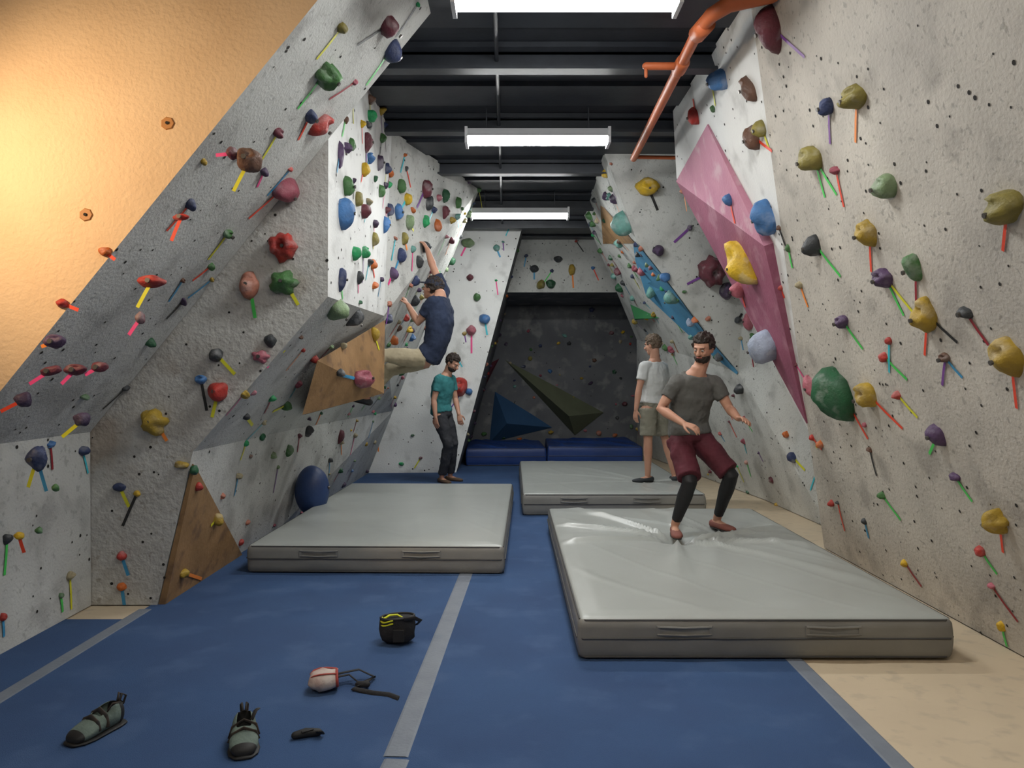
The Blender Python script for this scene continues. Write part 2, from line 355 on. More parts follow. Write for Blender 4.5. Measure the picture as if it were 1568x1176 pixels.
HL=[
(592,38,38,36,'maroon','k',-45,30,'c',-.5),(598,75,26,32,'navy','g',-38,55,'s',.5),(522,42,22,15,'olive','y',-38,48),(497,111,44,36,'green','g',-42,55,'t'),
(474,176,24,18,'navy','r',-18,38),(488,190,28,42,'red',None,0,0,'j',-.3),(425,202,22,15,'maroon','y',-25,42,'j'),(357,236,18,18,'maroon','p',-26,2),(382,247,36,34,'brown','y',-24,46,'j'),
(403,262,18,12,'dpurple','p',-10,24),(432,288,54,34,'rose','r',-52,46,'s',.5),(348,357,26,13,'green','y',-30,40,'j'),(278,333,24,10,'red','r',-15,36),(233,431,40,18,'red','y',-22,40,'j'),
(322,407,14,11,'green','r',-28,22),(162,386,18,14,'orange','r',15,12),(97,465,18,14,'red','r',24,10),(435,378,38,42,'red',None,0,0,'d'),(383,437,28,40,'salmon','g',8,50,'j'),
(437,433,38,34,'green','y',20,34,'t'),(216,487,14,18,'maroon','p',-18,26),(228,523,14,14,'dgreen','r',-36,24),(86,523,30,20,'purple','o',-22,8,'j'),(78,568,32,14,'maroon','p',-32,20,'s',.2),
(117,566,32,16,'maroon','p',-22,22,'j'),(153,562,26,15,'maroon','p',-22,12),(38,612,22,22,'dpurple','r',-36,18),(128,643,20,20,'dpurple','y',-32,26),(58,702,26,44,'navy','y',-14,44,'c',0.,'b',14,50),
(86,747,10,12,'green','y',10,18),(30,820,14,12,'yellow','r',8,26),(60,812,10,11,'green','y',1,22),(3,945,10,12,'red','b',2,30),(92,912,8,8,'green','g',3,25),(120,640,12,12,'dpurple'),
(332,543,20,20,'dark','y',28,30),(415,522,16,20,'dark','y',20,16),(400,546,26,18,'pink','p',10,16,'t'),(335,599,30,28,'red','y',-10,40,'s',0.,'k',22,38),(238,645,38,34,'gold','o',18,30,'t'),
(184,746,18,12,'navy','y',14,30),(187,851,14,14,'red','b',10,30),(187,898,15,12,'orange','b',4,28),(278,712,20,12,'gold'),(302,745,12,14,'red'),
(280,877,18,13,'gold','o',28,9),(330,795,16,18,'gold','y',-8,10),(298,720,12,14,'dgreen'),(376,637,12,10,'dark','y',10,14),
(511,472,34,38,'sage',None,0,0,'h',.4),(540,486,24,30,'dark',None,0,0,'h'),
(522,327,28,46,'blue'),(528,286,20,30,'green'),(519,236,14,46,'purple','b',-4,28,'c'),(541,388,18,20,'bgreen'),(520,428,14,32,'navy','g',4,30),(560,218,14,28,'maroon','v',0,40),(579,249,12,26,'dpurple'),(581,292,12,20,'green'),
(546,306,14,22,'olive'),(571,367,12,20,'olive','y',0,14),(536,222,12,20,'green'),(588,344,12,24,'blue'),(569,405,12,16,'orange','r',4,20),(548,425,12,18,'dark','p',0,24),(594,322,12,20,'navy','b',0,22),
(572,512,14,20,'gold','y',8,24),(552,582,38,28,'rose','b',-30,-8,'j'),(520,570,14,12,'dark'),(524,530,10,10,'beige'),
(480,549,20,12,'red'),(437,620,16,14,'green','y',-20,10),(470,660,12,16,'dark'),(440,690,12,18,'green'),(520,668,10,22,'maroon'),
(622,305,14,18,'yellow','c',-8,14),(608,325,14,24,'blue'),(650,290,18,26,'maroon','v',-12,28),(680,300,12,20,'dgreen'),(655,310,14,22,'dark'),(625,340,16,22,'sage','y',8,14),(612,392,14,22,'navy','b',-8,22),(680,325,12,18,'maroon'),
(668,345,12,18,'orange'),(650,340,12,18,'bgreen'),(700,310,10,18,'green'),(600,420,14,20,'purple','p',-6,16),(640,400,12,18,'dark'),(618,365,12,18,'olive','o',5,18),(612,285,14,20,'green'),(633,430,12,18,'navy'),(650,378,14,16,'dark'),(632,460,14,16,'dark'),
(600,520,14,14,'orange'),(628,505,14,10,'dpurple'),
(716,372,18,14,'sage','p',-10,20),(760,380,10,10,'teal','b',6,14),(742,488,16,14,'blue','c',4,25),(722,506,14,15,'pink','p',0,35),(704,594,22,28,'red','b',-8,18,'j'),(720,425,10,10,'maroon'),(730,455,10,12,'green'),(690,400,10,12,'dgreen'),(718,600,10,10,'blue'),
(818,412,14,10,'dark','b',0,16),(855,397,12,10,'dark'),(843,435,14,14,'dgreen'),(828,436,12,14,'olive'),(876,413,10,16,'gold','o',2,28),
(992,286,34,26,'yellow','k',15,36,'j',0.,'y',-18,-2),(960,340,32,36,'teal'),(1056,349,8,8,'purple','v',-24,22),(1008,383,16,16,'dpurple','k',-8,-4),(1090,415,36,44,'maroon','v',-38,20,'d'),(1112,445,20,24,'dpurple'),
(1000,446,20,16,'teal'),(1032,452,26,24,'teal'),(1018,425,16,14,'blue'),(950,372,12,14,'teal'),(985,415,12,14,'pink'),(1060,492,14,14,'ice'),(1104,545,18,14,'dark'),(930,300,10,14,'purple'),(905,330,10,14,'green'),(950,440,12,14,'dgreen'),(948,415,10,12,'maroon'),(1135,595,18,16,'dark'),(1130,490,10,10,'dark','k',6,-10),(1120,620,10,12,'maroon'),
(1106,122,38,32,'blue'),(1150,135,24,40,'brown',None,0,0,'j',.3),(1066,177,18,28,'red','r',-4,-26),(1157,211,26,36,'brown','r',26,20),(1168,196,20,24,'olive','y',10,30),(1112,22,34,42,'gold'),(1178,331,36,50,'blue'),(1045,145,14,40,'dpurple'),
(1142,402,40,76,'yellow',None,0,0,'j',.35),(1118,306,16,18,'blue','r',8,36),(1134,442,22,24,'pink','r',8,28),(1178,528,46,50,'ice',None,0,0,'s',-.6),(1026,178,20,22,'green'),(1149,492,16,26,'pink'),(1208,380,8,12,'green','g',6,30),(1226,436,12,12,'beige','o',12,34),(1196,440,10,10,'red','r',6,16),
(1187,45,40,68,'maroon','v',46,42,'s',-.25),(1270,162,26,24,'navy','v',2,58),(1313,148,46,36,'olive','o',-2,70,'j'),(1248,242,44,38,'olive','g',16,60,'j',0.,'g',34,56),(1360,283,48,36,'sage',None,0,0,'j',-.2),(1333,356,34,42,'gold','r',2,60,'j'),
(1250,375,28,30,'dark','g',38,48),(1404,411,28,42,'green','d',0,52,'h'),(1357,425,34,28,'purple','g',28,58,'j',0.,'y',48,60),(1422,482,38,54,'gold','r',-5,62,'j',-.3,'k',45,42),(1480,478,30,16,'dark','d',35,50,'s',-.3),(1292,492,28,20,'purple','g',30,42,'j'),
(1545,318,64,50,'olive','r',-8,66,'j'),(1290,600,58,78,'dgreen','r',40,72,'s',.15),(1333,606,36,38,'gold','r',50,50,'j'),(1246,592,18,36,'pink',None,0,0,'s',.4),(1355,546,16,14,'red','g',35,35),(1449,548,24,15,'brown','v',-5,42,'j',0.,'b',26,30),
(1550,545,44,58,'gold','r',8,80,'j'),(1376,605,14,13,'red','y',30,34),(1438,665,24,34,'purple','g',-14,30,'s',.5),(1464,730,20,13,'purple','g',26,38),(1352,758,13,13,'green','g',28,38),(1532,796,36,36,'gold','r',5,50,'t'),(1503,843,18,15,'red','g',25,36),
(1520,897,12,10,'pink','d',40,55),(1387,862,10,10,'yellow','d',25,36),(1535,958,12,16,'yellow','g',8,32),(1258,680,12,12,'orange','y',-8,4),(1275,770,10,10,'red'),(1325,798,8,10,'dark','b',6,26),(1215,700,14,16,'navy','y',18,20),(1205,665,10,10,'orange'),(1245,670,8,10,'red','r',14,18),(1325,650,8,8,'pink'),
(1560,1010,10,10,'gold'),
]
for e in HL: H(*e)
p=V((-2.02,7.75,.36)); bm=bmesh.new(); 
for v in sphere(bm,p,(.17,.17,.25),0,sub=4): v.co+= (v.co-p)*.05*noise.noise(v.co*6)
loft(bm,[(p+V((.165,-.02,.03)),V((0,.018,0)),V((0,0,.018))),(p+V((.185,-.02,.03)),V((0,.018,0)),V((0,0,.018)))],10,'flat',1)
obj('blue_globe_hold',bm,[mat('globe_navy',(.02,.05,.15),.5,(.015,.03,.09),4,.8,.2,30),M_bolt],smooth=True)
cols=[k for k in PAL if k not in('ice',)]+['dark','maroon','dpurple','navy','green']
dens={'A':3.,'kick':2.5,'Bcap':1.6,'C0':4.5,'C1':4.5,'C2':8,'D':9,'E':3.2,'F':4,'G':.8,'H':3,'J1':4.,'J1b':3,'J2':8,'J3':6,'back':7,'Eside':2}
tk=list(TP)
for t in WT:
    for k in range(int(tri_area(t)*dens.get(t[3],0)+random.random())):
        p=rpt(t)
        if t[3]=='G' and p.y<2: continue
        if any((p-q).length<.11 for q in used): continue
        n=tnorm(t,p); used.append(p); x,y=basis(n)
        w=random.uniform(.045,.10)*(1.15 if t[3] in('D','C2','back','J2') else .8); h=w*random.uniform(.6,1.1)
        blob(HB[random.choice(cols)],p,n,w,h,w*.6,random.random()*40,random.choice('sjcht'),random.uniform(-.6,.6),False)
        if random.random()<.8 and t[3]!='back':
            a=random.uniform(-.7,.7); q=p+(-y*math.cos(a)+x*math.sin(a))*random.uniform(.13,.25)
            if t[3] in('H','D','C2') or BV.find_nearest(q)[3]<.01: tape(random.choice(tk),p,n,q,n,.019)
eh=empty('climbing_holds')
for k,b in HB.items():
    if len(b.faces): obj('hold_cluster_'+k,b,[PAL[k],M_bolt],eh)
    else: b.free()
et=empty('route_marking_tape')
for k,b in tapeB.items():
    if len(b.faces): obj('tape_strips_'+k,b,TP[k],et)
    else: b.free()
# ------------------------------------------------------------------ ceiling structure
for y in (4.35,5.7,7.15,8.6,10.4,11.7):
    bm=bmesh.new(); z0=3.76
    box(bm,(-3.3,y-.06,z0),(3.6,y+.06,z0+.02)); box(bm,(-3.3,y-.012,z0+.02),(3.6,y+.012,CEIL)); box(bm,(-3.3,y-.06,CEIL-.02),(3.6,y+.06,CEIL+.015))
    obj('ceiling_beam',bm,M_steel)
bm=bmesh.new()
for i in range(16):
    y=3.3+i*.75; box(bm,(-3.3,y,CEIL-.02),(3.6,y+.45,CEIL+.018))
obj('ceiling_decking',bm,M_steel)
bm=bmesh.new(); tube(bm,[(-.1,3.5,3.84),(-.15,12,3.84)],.015); obj('ceiling_conduit',bm,M_steel)
bm=bmesh.new(); Z=3.66
tube(bm,[(1.5,4.45,Z+.05),(1.27,4.5,Z+.02),(1.19,4.6,Z),(1.16,4.8,Z),(1.2,7.6,Z)],[.05,.05,.045,.038,.034],14)
tube(bm,[(.93,5.35,Z),(1.16,5.35,Z)],.026,12); tube(bm,[(1.17,5.28,Z),(1.17,5.42,Z)],.05,14)
tube(bm,[(1.19,4.7,Z),(1.165,4.86,Z)],.055,14,'flat'); tube(bm,[(1.2,7.55,Z),(1.95,7.6,Z)],.018,10)
tube(bm,[(.93,5.35,Z),(.93,5.35,Z-.07)],.012,8)
obj('orange_sprinkler_pipe',bm,M_orp,smooth=True)
# ------------------------------------------------------------------ lamps
def lamp(x,y,z,m=M_tube,L=1.25):
    e=empty('fluorescent_ceiling_lamp',(0,0,0)); 
    bm=bmesh.new(); ring=[]
    for xx in(x-L/2+.015,x+L/2-.015):
        ring.append([bm.verts.new((xx,y+.085*math.cos(a),z+.055-.055*math.sin(a))) for a in [math.pi*i/12 for i in range(13)]])
    for i in range(12): bm.faces.new((ring[0][i],ring[0][i+1],ring[1][i+1],ring[1][i]))
    bm.faces.new(ring[0]); bm.faces.new(ring[1][::-1]); bm.faces.new((ring[0][0],ring[1][0],ring[1][12],ring[0][12]))
    obj('diffuser_lens',bm,m,e)
    bm=bmesh.new(); prof=[(-.11,.05),(-.09,.075),(-.06,.13),(.06,.13),(.09,.075),(.11,.05),(.09,.056),(-.09,.056)]
    r=[[bm.verts.new((xx,y+a,z+b)) for a,b in prof] for xx in(x-L/2,x+L/2)]
    n=len(prof)
    for i in range(n): bm.faces.new((r[0][i],r[0][(i+1)%n],r[1][(i+1)%n],r[1][i]))
    bm.faces.new(r[0]); bm.faces.new(r[1][::-1])
    for xx in(x-L/2,x+L/2): box(bm,(xx-.012,y-.10,z-.005),(xx+.012,y+.10,z+.135))
    obj('housing',bm,M_white,e)
    bm=bmesh.new()
    for xx in(x-.45,x+.45): tube(bm,[(xx,y,z+.125),(xx,y,CEIL+.02)],.006,6)
    obj('hanger_rods',bm,M_steel,e)
lamp(.30,4.30,3.55); lamp(.225,6.8,3.55); lamp(.10,9.95,3.55)
lamp(.55,1.4,3.6,M_fillW); lamp(-.6,-1.2,3.6,M_fillW)  # unseen pair, added to light the foreground
e=empty('warm_wall_spotlight'); bm=bmesh.new(); sp=V((-3.0,2.55,2.7)); aim=(V((-1.85,3.8,2.35))-sp).normalized()
tube(bm,[sp-aim*.12,sp+aim*.02],[.05,.075],16,'flat'); q=sp-aim*.1; tube(bm,[q,(-3.345,q.y,q.z)],.014,8); tube(bm,[(-3.35,q.y,q.z),(-3.33,q.y,q.z)],.05,14)
obj('can',bm,M_steel,e)
ld=bpy.data.lights.new('warm_beam','SPOT'); ld.energy=150; ld.color=(1,.72,.44); ld.spot_size=R_(105); ld.spot_blend=1.; ld.shadow_soft_size=.07
lo=link(bpy.data.objects.new('warm_beam',ld)); lo.location=sp+aim*.06; lo.rotation_euler=aim.to_track_quat('-Z','Y').to_euler(); lo.parent=e
# ------------------------------------------------------------------ crash mats
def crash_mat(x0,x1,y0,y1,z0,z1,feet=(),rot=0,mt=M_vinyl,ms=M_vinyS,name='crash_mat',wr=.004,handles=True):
    e=empty(name); cx,cy=(x0+x1)/2,(y0+y1)/2
    hx,hy,hz=(x1-x0)/2,(y1-y0)/2,(z1-z0)/2; r=.024
    bm=bmesh.new(); nx,ny,nz=100,150,8
    def grid(f,na,nb,mi):
        g=[[bm.verts.new(f(i/na*2-1,j/nb*2-1)) for j in range(nb+1)] for i in range(na+1)]
        for i in range(na):
            for j in range(nb): bm.faces.new((g[i][j],g[i+1][j],g[i+1][j+1],g[i][j+1])).material_index=mi
    grid(lambda a,b:V((a*hx,b*hy,hz)),nx,ny,0); grid(lambda a,b:V((a*hx,b*hy,-hz)),4,4,1)
    for s in(-1,1):
        grid(lambda a,b:V((a*hx,s*hy,b*hz)),nx,nz,1); grid(lambda a,b:V((s*hx,a*hy,b*hz)),ny,nz,1)
    for v in bm.verts:
        p=v.co; q=V((max(-hx+r,min(hx-r,p.x)),max(-hy+r,min(hy-r,p.y)),max(-hz+r,min(hz-r,p.z))))
        d=p-q
        if d.length>1e-6: p=q+d.normalized()*r
        W=V((p.x+cx,p.y+cy,0)); top=p.z>hz-r*1.01
        if top:
            edge=min(1,min(hx-abs(p.x),hy-abs(p.y))/.12)
            dz=edge*(wr*noise.noise(V((W.x*1.3,W.y*1.3,z1*9)))+ wr*1.0*max(0,1-abs(noise.noise(V((W.x*2.1+W.y,W.y*.6,3)))*12)))
            for fx,fy,am in feet:
                dx,dy=W.x-fx,W.y-fy; rr=math.hypot(dx,dy); an=math.atan2(dy,dx)
                sp_=max(0,math.cos(an*8+1.3*math.sin(an*2+fx)+fx*2))**8
                dz+=am*edge*(.6*sp_*math.exp(-(rr/1.35)**2)*min(1,rr/.25)-1.0*math.exp(-(rr/.13)**2)-.6*math.exp(-(rr/.5)**2))
            p.z+=dz+.012*max(0,edge-.2)
        else:
            k=(1-(p.z/hz)**2); off=.012*k+.004*noise.noise(V((W.x*5,W.y*5,p.z*20)))
            if abs(p.x)>hx-r: p.x+=math.copysign(off,p.x)
            if abs(p.y)>hy-r: p.y+=math.copysign(off,p.y)
        v.co=V((p.x+cx,p.y+cy,p.z+(z0+z1)/2))
    bmesh.ops.remove_doubles(bm,verts=bm.verts[:],dist=.0008)
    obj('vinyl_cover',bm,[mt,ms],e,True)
    bm=bmesh.new()
    for zz,o in((z1-.012,-.002),(z0+(z1-z0)*.52,.014),(z0+.012,0)):
        X0,X1,Y0,Y1=x0-o,x1+o,y0-o,y1+o; c=.03
        pts=[(X0+c,Y0,zz),(X1-c,Y0,zz),(X1,Y0+c,zz),(X1,Y1-c,zz),(X1-c,Y1,zz),(X0+c,Y1,zz),(X0,Y1-c,zz),(X0,Y0+c,zz),(X0+c,Y0,zz)]
        tube(bm,pts,.005,6)
    obj('seam_piping',bm,M_pipe,e)
    if handles:
        bm=bmesh.new()
        for fx in(.28,.68):
            X=x0+(x1-x0)*fx
            for zz in(z0+(z1-z0)*.62,z0+(z1-z0)*.80): tube(bm,[(X-.14,y0-.014,zz),(X,y0-.022,zz-.002),(X+.14,y0-.014,zz)],.006,6)
            box(bm,(X-.15,y0-.016,z0+(z1-z0)*.60),(X-.13,y0-.002,z0+(z1-z0)*.83)); box(bm,(X+.13,y0-.016,z0+(z1-z0)*.60),(X+.15,y0-.002,z0+(z1-z0)*.83))
        obj('carry_handles',bm,M_vinyS,e)
    if rot:
        c=V((cx,cy,0)); e.matrix_world=Matrix.Translation(c)@Matrix.Rotation(R_(rot),4,'Z')@Matrix.Translation(-c)
    return e
crash_mat(.36,2.34,4.07,7.5,0.001,.22,[(1.34,6.22,.075),(1.76,6.50,.035)],0)
crash_mat(-1.99,-.03,5.86,9.3,0.001,.215,[],-1.2,wr=.003)
crash_mat(.12,2.1,8.33,11.6,0.001,.235,[(1.64,9.4,.025)],0)
crash_mat(-.80,.55,13.0,14.6,.001,.30,[],2,M_bmat,M_bmat,'blue_crash_mat',.03,False)
crash_mat(.62,2.2,12.9,14.6,.001,.34,[],-1,M_bmat,M_bmat,'blue_crash_mat',.04,False)
# ------------------------------------------------------------------ people
M_skin=mat('skin',(.46,.25,.17),.55,(.40,.19,.125),6,.6,.08,60)
M_lip=mat('lip_skin',(.36,.12,.10),.5); M_eye=mat('eye_white',(.42,.38,.35),.35); M_iris=mat('iris',(.03,.018,.01),.2)
M_hair=mat('dark_hair',(.018,.012,.009),.6,(.035,.022,.016),40,.8,.8,120); M_hairB=mat('light_brown_hair',(.13,.09,.06),.6,(.08,.055,.035),40,.8,.8,120)
ctex=bpy.data.textures.new('fold_noise','CLOUDS'); ctex.noise_scale=.11; ctex.noise_depth=2
def finish(o,vox,disp=0.,sm=4):
    r=o.modifiers.new('remesh','REMESH'); r.mode='VOXEL'; r.voxel_size=vox; r.use_smooth_shade=True
    s=o.modifiers.new('smooth','SMOOTH'); s.iterations=sm; s.factor=.5
    if disp:
        d=o.modifiers.new('folds','DISPLACE'); d.texture=ctex; d.strength=disp; d.mid_level=.5; d.texture_coords='LOCAL'
def lerp(a,b,t): return V(a)*(1-t)+V(b)*t
SEC=[(-.14,.09,.075),(-.04,.150,.108),(.08,.165,.118),(.28,.143,.100),(.5,.155,.110),(.72,.176,.117),(.88,.165,.095),(.97,.105,.068),(1.04,.060,.058)]
def torso(bm,J,grow,f0,f1,s):
    P,W,N=V(J['pelvis']),V(J['waist']),V(J['neck'])
    def sp(f):
        if f<0: return P+(P-W)*(-f)*2
        if f>1: return N+(N-W)*(f-1)*2
        return (1-f)**2*P+2*f*(1-f)*(2*W-(P+N)/2)+f*f*N
    rh=(V(J['hipR'])-V(J['hipL'])).normalized(); rs=(V(J['shR'])-V(J['shL'])).normalized()
    fs=[f0]+[x[0] for x in SEC if f0<x[0]<f1]+[f1]; out=[]
    for f in fs:
        for a,b in zip(SEC,SEC[1:]):
            if a[0]<=f<=b[0]+1e-9:
                t=(f-a[0])/(b[0]-a[0]); w=a[1]+(b[1]-a[1])*t; d=a[2]+(b[2]-a[2])*t
        up=(sp(f+.03)-sp(f-.03)).normalized(); ri=lerp(rh,rs,min(1,max(0,f))); ri=(ri-up*ri.dot(up)).normalized(); fw=up.cross(ri)
        out.append((sp(f),ri*(w+grow)*s,fw*(d+grow)*s))
    loft(bm,out,24,'flat' if grow else 'round',power=2.3)
def hand(bm,wr,d,n,thumb,s=1.,curl=.5):
    d=V(d).normalized(); n=V(n); n=(n-d*n.dot(d)).normalized(); sd=d.cross(n)*thumb; wr=V(wr)
    loft(bm,[(wr-d*.01,sd*.026*s,n*.019*s),(wr+d*.03*s,sd*.034*s,n*.016*s),(wr+d*.075*s,sd*.041*s,n*.014*s),(wr+d*.092*s,sd*.040*s,n*.012*s)],14)
    for i,(o,L) in enumerate(zip((.032,.011,-.011,-.031),(.072,.080,.074,.058))):
        p=wr+d*(.088-.004*abs(i-1))*s+sd*o*s; pts=[p-d*.01]; a=.12
        for k,fr in enumerate((.45,.32,.23)):
            a+=curl*(.55 if k else .35); dirn=(d*math.cos(a)+n*math.sin(a)+sd*o*1.5).normalized(); p=p+dirn*L*fr*s; pts.append(p)
        tube(bm,pts,[.0095*s,.0092*s,.0085*s,.0075*s],8)
    p=wr+d*.022*s+sd*.026*s
    q1=p+(d*.6+sd*.75+n*.25).normalized()*.035*s; q2=q1+(d*.85+sd*.35+n*.35).normalized()*.03*s; q3=q2+(d*.9+n*.4).normalized()*.022*s
    tube(bm,[p,q1,q2,q3],[.014*s,.0115*s,.010*s,.008*s],8)
def person(name,J,s=1.,shirt=None,bottom=None,bleg=.5,shoe=None,hair=None,beard=False,cap=None,legwear=None,hs=.5,sleeve=.6,curl=.5):
    e=empty(name); g=lambda k:V(J[k])
    hf,hu=V(J['hfwd']).normalized(),V(J['hup']).normalized(); hu=(hu-hf*hu.dot(hf)).normalized(); hr=hf.cross(hu)
    HC=g('head'); RM=Matrix((hr,hf,hu)).transposed(); T=lambda x,y,z:HC+RM@V((x,y,z))*s
    bm=bmesh.new()
    torso(bm,J,0,-.14,1.04,s)
    tube(bm,[g('neck')-V((0,0,.03)),T(0,-.02,-.06)],[.062*s,.056*s],14)
    for S in 'LR':
        tube(bm,[lerp(g('neck'),g('sh'+S),.25)-(g('neck')-g('waist')).normalized()*.05,g('sh'+S)],[.06*s,.057*s],12)
        sh,el,wr=g('sh'+S),g('el'+S),g('wr'+S)
        tube(bm,[sh,lerp(sh,el,.35),lerp(sh,el,.75),el,lerp(el,wr,.25),lerp(el,wr,.6),wr],[.057*s,.050*s,.042*s,.038*s,.042*s,.034*s,.026*s],14)
        hp,kn,an=g('hip'+S),g('kn'+S),g('an'+S)
        tube(bm,[hp,lerp(hp,kn,.35),lerp(hp,kn,.75),kn,lerp(kn,an,.3),lerp(kn,an,.65),an],[.088*s,.082*s,.062*s,.053*s,.056*s,.043*s,.035*s],16)
        hd=J['hd'+S]; hand(bm,wr,hd[0],hd[1],1 if S=='L' else -1,s,hd[2] if len(hd)>2 else curl)
        tdir=V(J['toe'+S]).normalized(); sn=V(J.get('soleup',(0,0,1))); sn=(sn-tdir*sn.dot(tdir)).normalized(); ss=tdir.cross(sn)
        fo=an-sn*.045*s
        loft(bm,[(fo-tdir*.045*s-sn*.0*s,ss*.030*s,sn*.034*s),(fo+tdir*.02*s,ss*.034*s,sn*.038*s),(fo+tdir*.09*s-sn*.008*s,ss*.040*s,sn*.026*s),(fo+tdir*.15*s-sn*.014*s,ss*.043*s,sn*.018*s),(fo+tdir*.185*s-sn*.017*s,ss*.032*s,sn*.013*s)],14)
    def hs_(c,ax): sphere(bm,T(*c),[a*s for a in ax],0,RM)
    hs_((0,-.012,.03),(.074,.094,.088)); hs_((0,.012,-.022),(.066,.078,.082)); hs_((0,.035,-.07),(.046,.048,.042)); hs_((0,.055,-.095),(.024,.022,.020))
    hs_((0,.078,.030),(.052,.016,.012)); hs_((.034,.062,-.018),(.022,.02,.022)); hs_((-.034,.062,-.018),(.022,.02,.022))
    tube(bm,[T(0,.086,.022),T(0,.100,-.002),T(0,.110,-.022)],[.009*s,.011*s,.015*s],10); hs_((.013,.098,-.026),(.009,.011,.009)); hs_((-.013,.098,-.026),(.009,.011,.009))
    for sg in(-1,1): hs_((sg*.076,-.008,-.005),(.010,.019,.032))
    o=obj('body_skin',bm,M_skin,e); finish(o,.0065,0,3)
    bm=bmesh.new()
    for sg in(-1,1):
        sphere(bm,T(sg*.030,.081,.006),[.0115*s,.0115*s,.0085*s],0,RM,2); sphere(bm,T(sg*.030,.0895,.006),[.0055*s,.005*s,.0055*s],1,RM,2)
        tube(bm,[T(sg*.015,.094,.028),T(sg*.032,.092,.033),T(sg*.048,.080,.028)],[.003*s,.0035*s,.002*s],6,mi=2,flat=.6)
    tube(bm,[T(-.024,.086,-.053),T(-.008,.096,-.050),T(.008,.096,-.050),T(.024,.086,-.053)],[.003*s,.006*s,.006*s,.003*s],8,mi=3)
    obj('face_details',bm,[M_eye,M_iris,hair or M_hair,M_lip],e,True)
    def shell(nm,c,ax,keep,m,seed=0,nz=.05):
        bm=bmesh.new(); r=bmesh.ops.create_icosphere(bm,subdivisions=5,radius=1)
        for v in r['verts']:
            q=V((v.co.x*ax[0],v.co.y*ax[1],v.co.z*ax[2]))+V(c); k=keep(q); k=max(0,min(1,k))
            q=V(c)+(q-V(c))*((.80+.2*k)+nz*k*noise.noise(q*45+V((seed,0,0))))
            v.co=T(*q)
        obj(nm,bm,m,e,True)
    if hair:
        shell('hair',(0,-.016,.036),(.088,.110,.106),lambda q:min((q.z-(.062 if q.y>.035 else (-.005 if q.y>-.02 else -.06)))*60,1),hair,3,.16)
    if beard:
        shell('beard',(0,.026,-.060),(.063,.068,.060),lambda q:min(1,(-.036-q.z)*70,(q.y+.02)*60) if not(abs(q.x)<.024 and q.y>.05 and -.062<q.z<-.04) else 0,hair,9,.08)
    if cap:
        shell('cap_crown',(0,-.014,.045),(.088,.108,.088),lambda q:min(1,(q.z-.035)*80),cap,1,.0)
        bm=bmesh.new(); loft(bm,[(T(0,.06,.045),RM@V((.075,0,0))*s,RM@V((0,0,.010))*s),(T(0,.11,.048),RM@V((.070,0,0))*s,RM@V((0,0,.009))*s),(T(0,.155,.040),RM@V((.045,0,0))*s,RM@V((0,0,.006))*s)],18)
        obj('cap_brim',bm,cap,e,True)
    bm=bmesh.new(); torso(bm,J,.020,.02-.0,.985,s)
    for S in 'LR':
        sh,el=g('sh'+S),g('el'+S)
        tube(bm,[lerp(g('neck'),sh,.3)-(g('neck')-g('waist')).normalized()*.05,sh],[.068*s,.070*s],14)
        tube(bm,[sh,lerp(sh,el,sleeve*.5),lerp(sh,el,sleeve)],[.070*s,.066*s,.064*s],16,'flat')
    o=obj('tee_shirt',bm,shirt,e); finish(o,.009,.028,3)
    bm=bmesh.new(); torso(bm,J,.016,-.13,.12,s)
    for S in 'LR':
        hp,kn,an=g('hip'+S),g('kn'+S),g('an'+S)
        if bleg<=1: tube(bm,[hp,lerp(hp,kn,bleg*.5),lerp(hp,kn,bleg)],[.108*s,.102*s,.098*s],18,'flat')
        else: tube(bm,[hp,lerp(hp,kn,.5),kn,lerp(kn,an,.4),lerp(kn,an,bleg-1)],[.104*s,.092*s,.074*s,.070*s,.058*s],18,'flat')
    o=obj('shorts' if bleg<=1 else 'trousers',bm,bottom,e); finish(o,.009,.030,3)
    if legwear:
        bm=bmesh.new()
        for S in 'LR':
            hp,kn,an=g('hip'+S),g('kn'+S),g('an'+S)
            tube(bm,[hp,lerp(hp,kn,.5),lerp(hp,kn,.8),kn,lerp(kn,an,.3),lerp(kn,an,.65),lerp(kn,an,.90)],[.09*s,.078*s,.066*s,.060*s,.063*s,.050*s,.041*s],16,'flat')
        o=obj('leggings',bm,legwear,e); finish(o,.008,.006,3)
    if shoe:
        bm=bmesh.new()
        for S in 'LR':
            an=g('an'+S); tdir=V(J['toe'+S]).normalized(); sn=V(J.get('soleup',(0,0,1))); sn=(sn-tdir*sn.dot(tdir)).normalized(); ss=tdir.cross(sn); fo=an-sn*.045*s
            loft(bm,[(fo-tdir*.05*s-sn*.006,ss*.036*s,sn*.036*s),(fo+tdir*.02*s-sn*.010,ss*.040*s,sn*.032*s),(fo+tdir*.09*s-sn*.012*s,ss*.046*s,sn*.028*s),(fo+tdir*.155*s-sn*.015*s,ss*.048*s,sn*.024*s),(fo+tdir*.195*s-sn*.016*s,ss*.034*s,sn*.018*s)],16,power=2.4)
            loft(bm,[(fo-tdir*.055*s-sn*.034*s,ss*.036*s,sn*.008*s),(fo+tdir*.09*s-sn*.036*s,ss*.047*s,sn*.007*s),(fo+tdir*.205*s-sn*.034*s,ss*.032*s,sn*.007*s)],14,mi=1)
        obj('climbing_shoes',bm,[shoe,M_rub],e,True)
    return e
M_greyT=mat('grey_tee_cotton',(.10,.10,.094),.9,(.07,.07,.066),7,.6,.5,25)
M_maroonS=mat('maroon_shorts_fabric',(.085,.012,.022),.8,(.05,.008,.014),7,.6,.4,25)
M_leg=mat('black_lycra',(.010,.010,.012),.6)
M_whT=mat('white_tee_cotton',(.56,.57,.56),.9,(.45,.46,.45),6,.6,.4,25)
M_khs=mat('stone_shorts_fabric',(.21,.20,.155),.85,(.155,.15,.115),6,.6,.4,25)
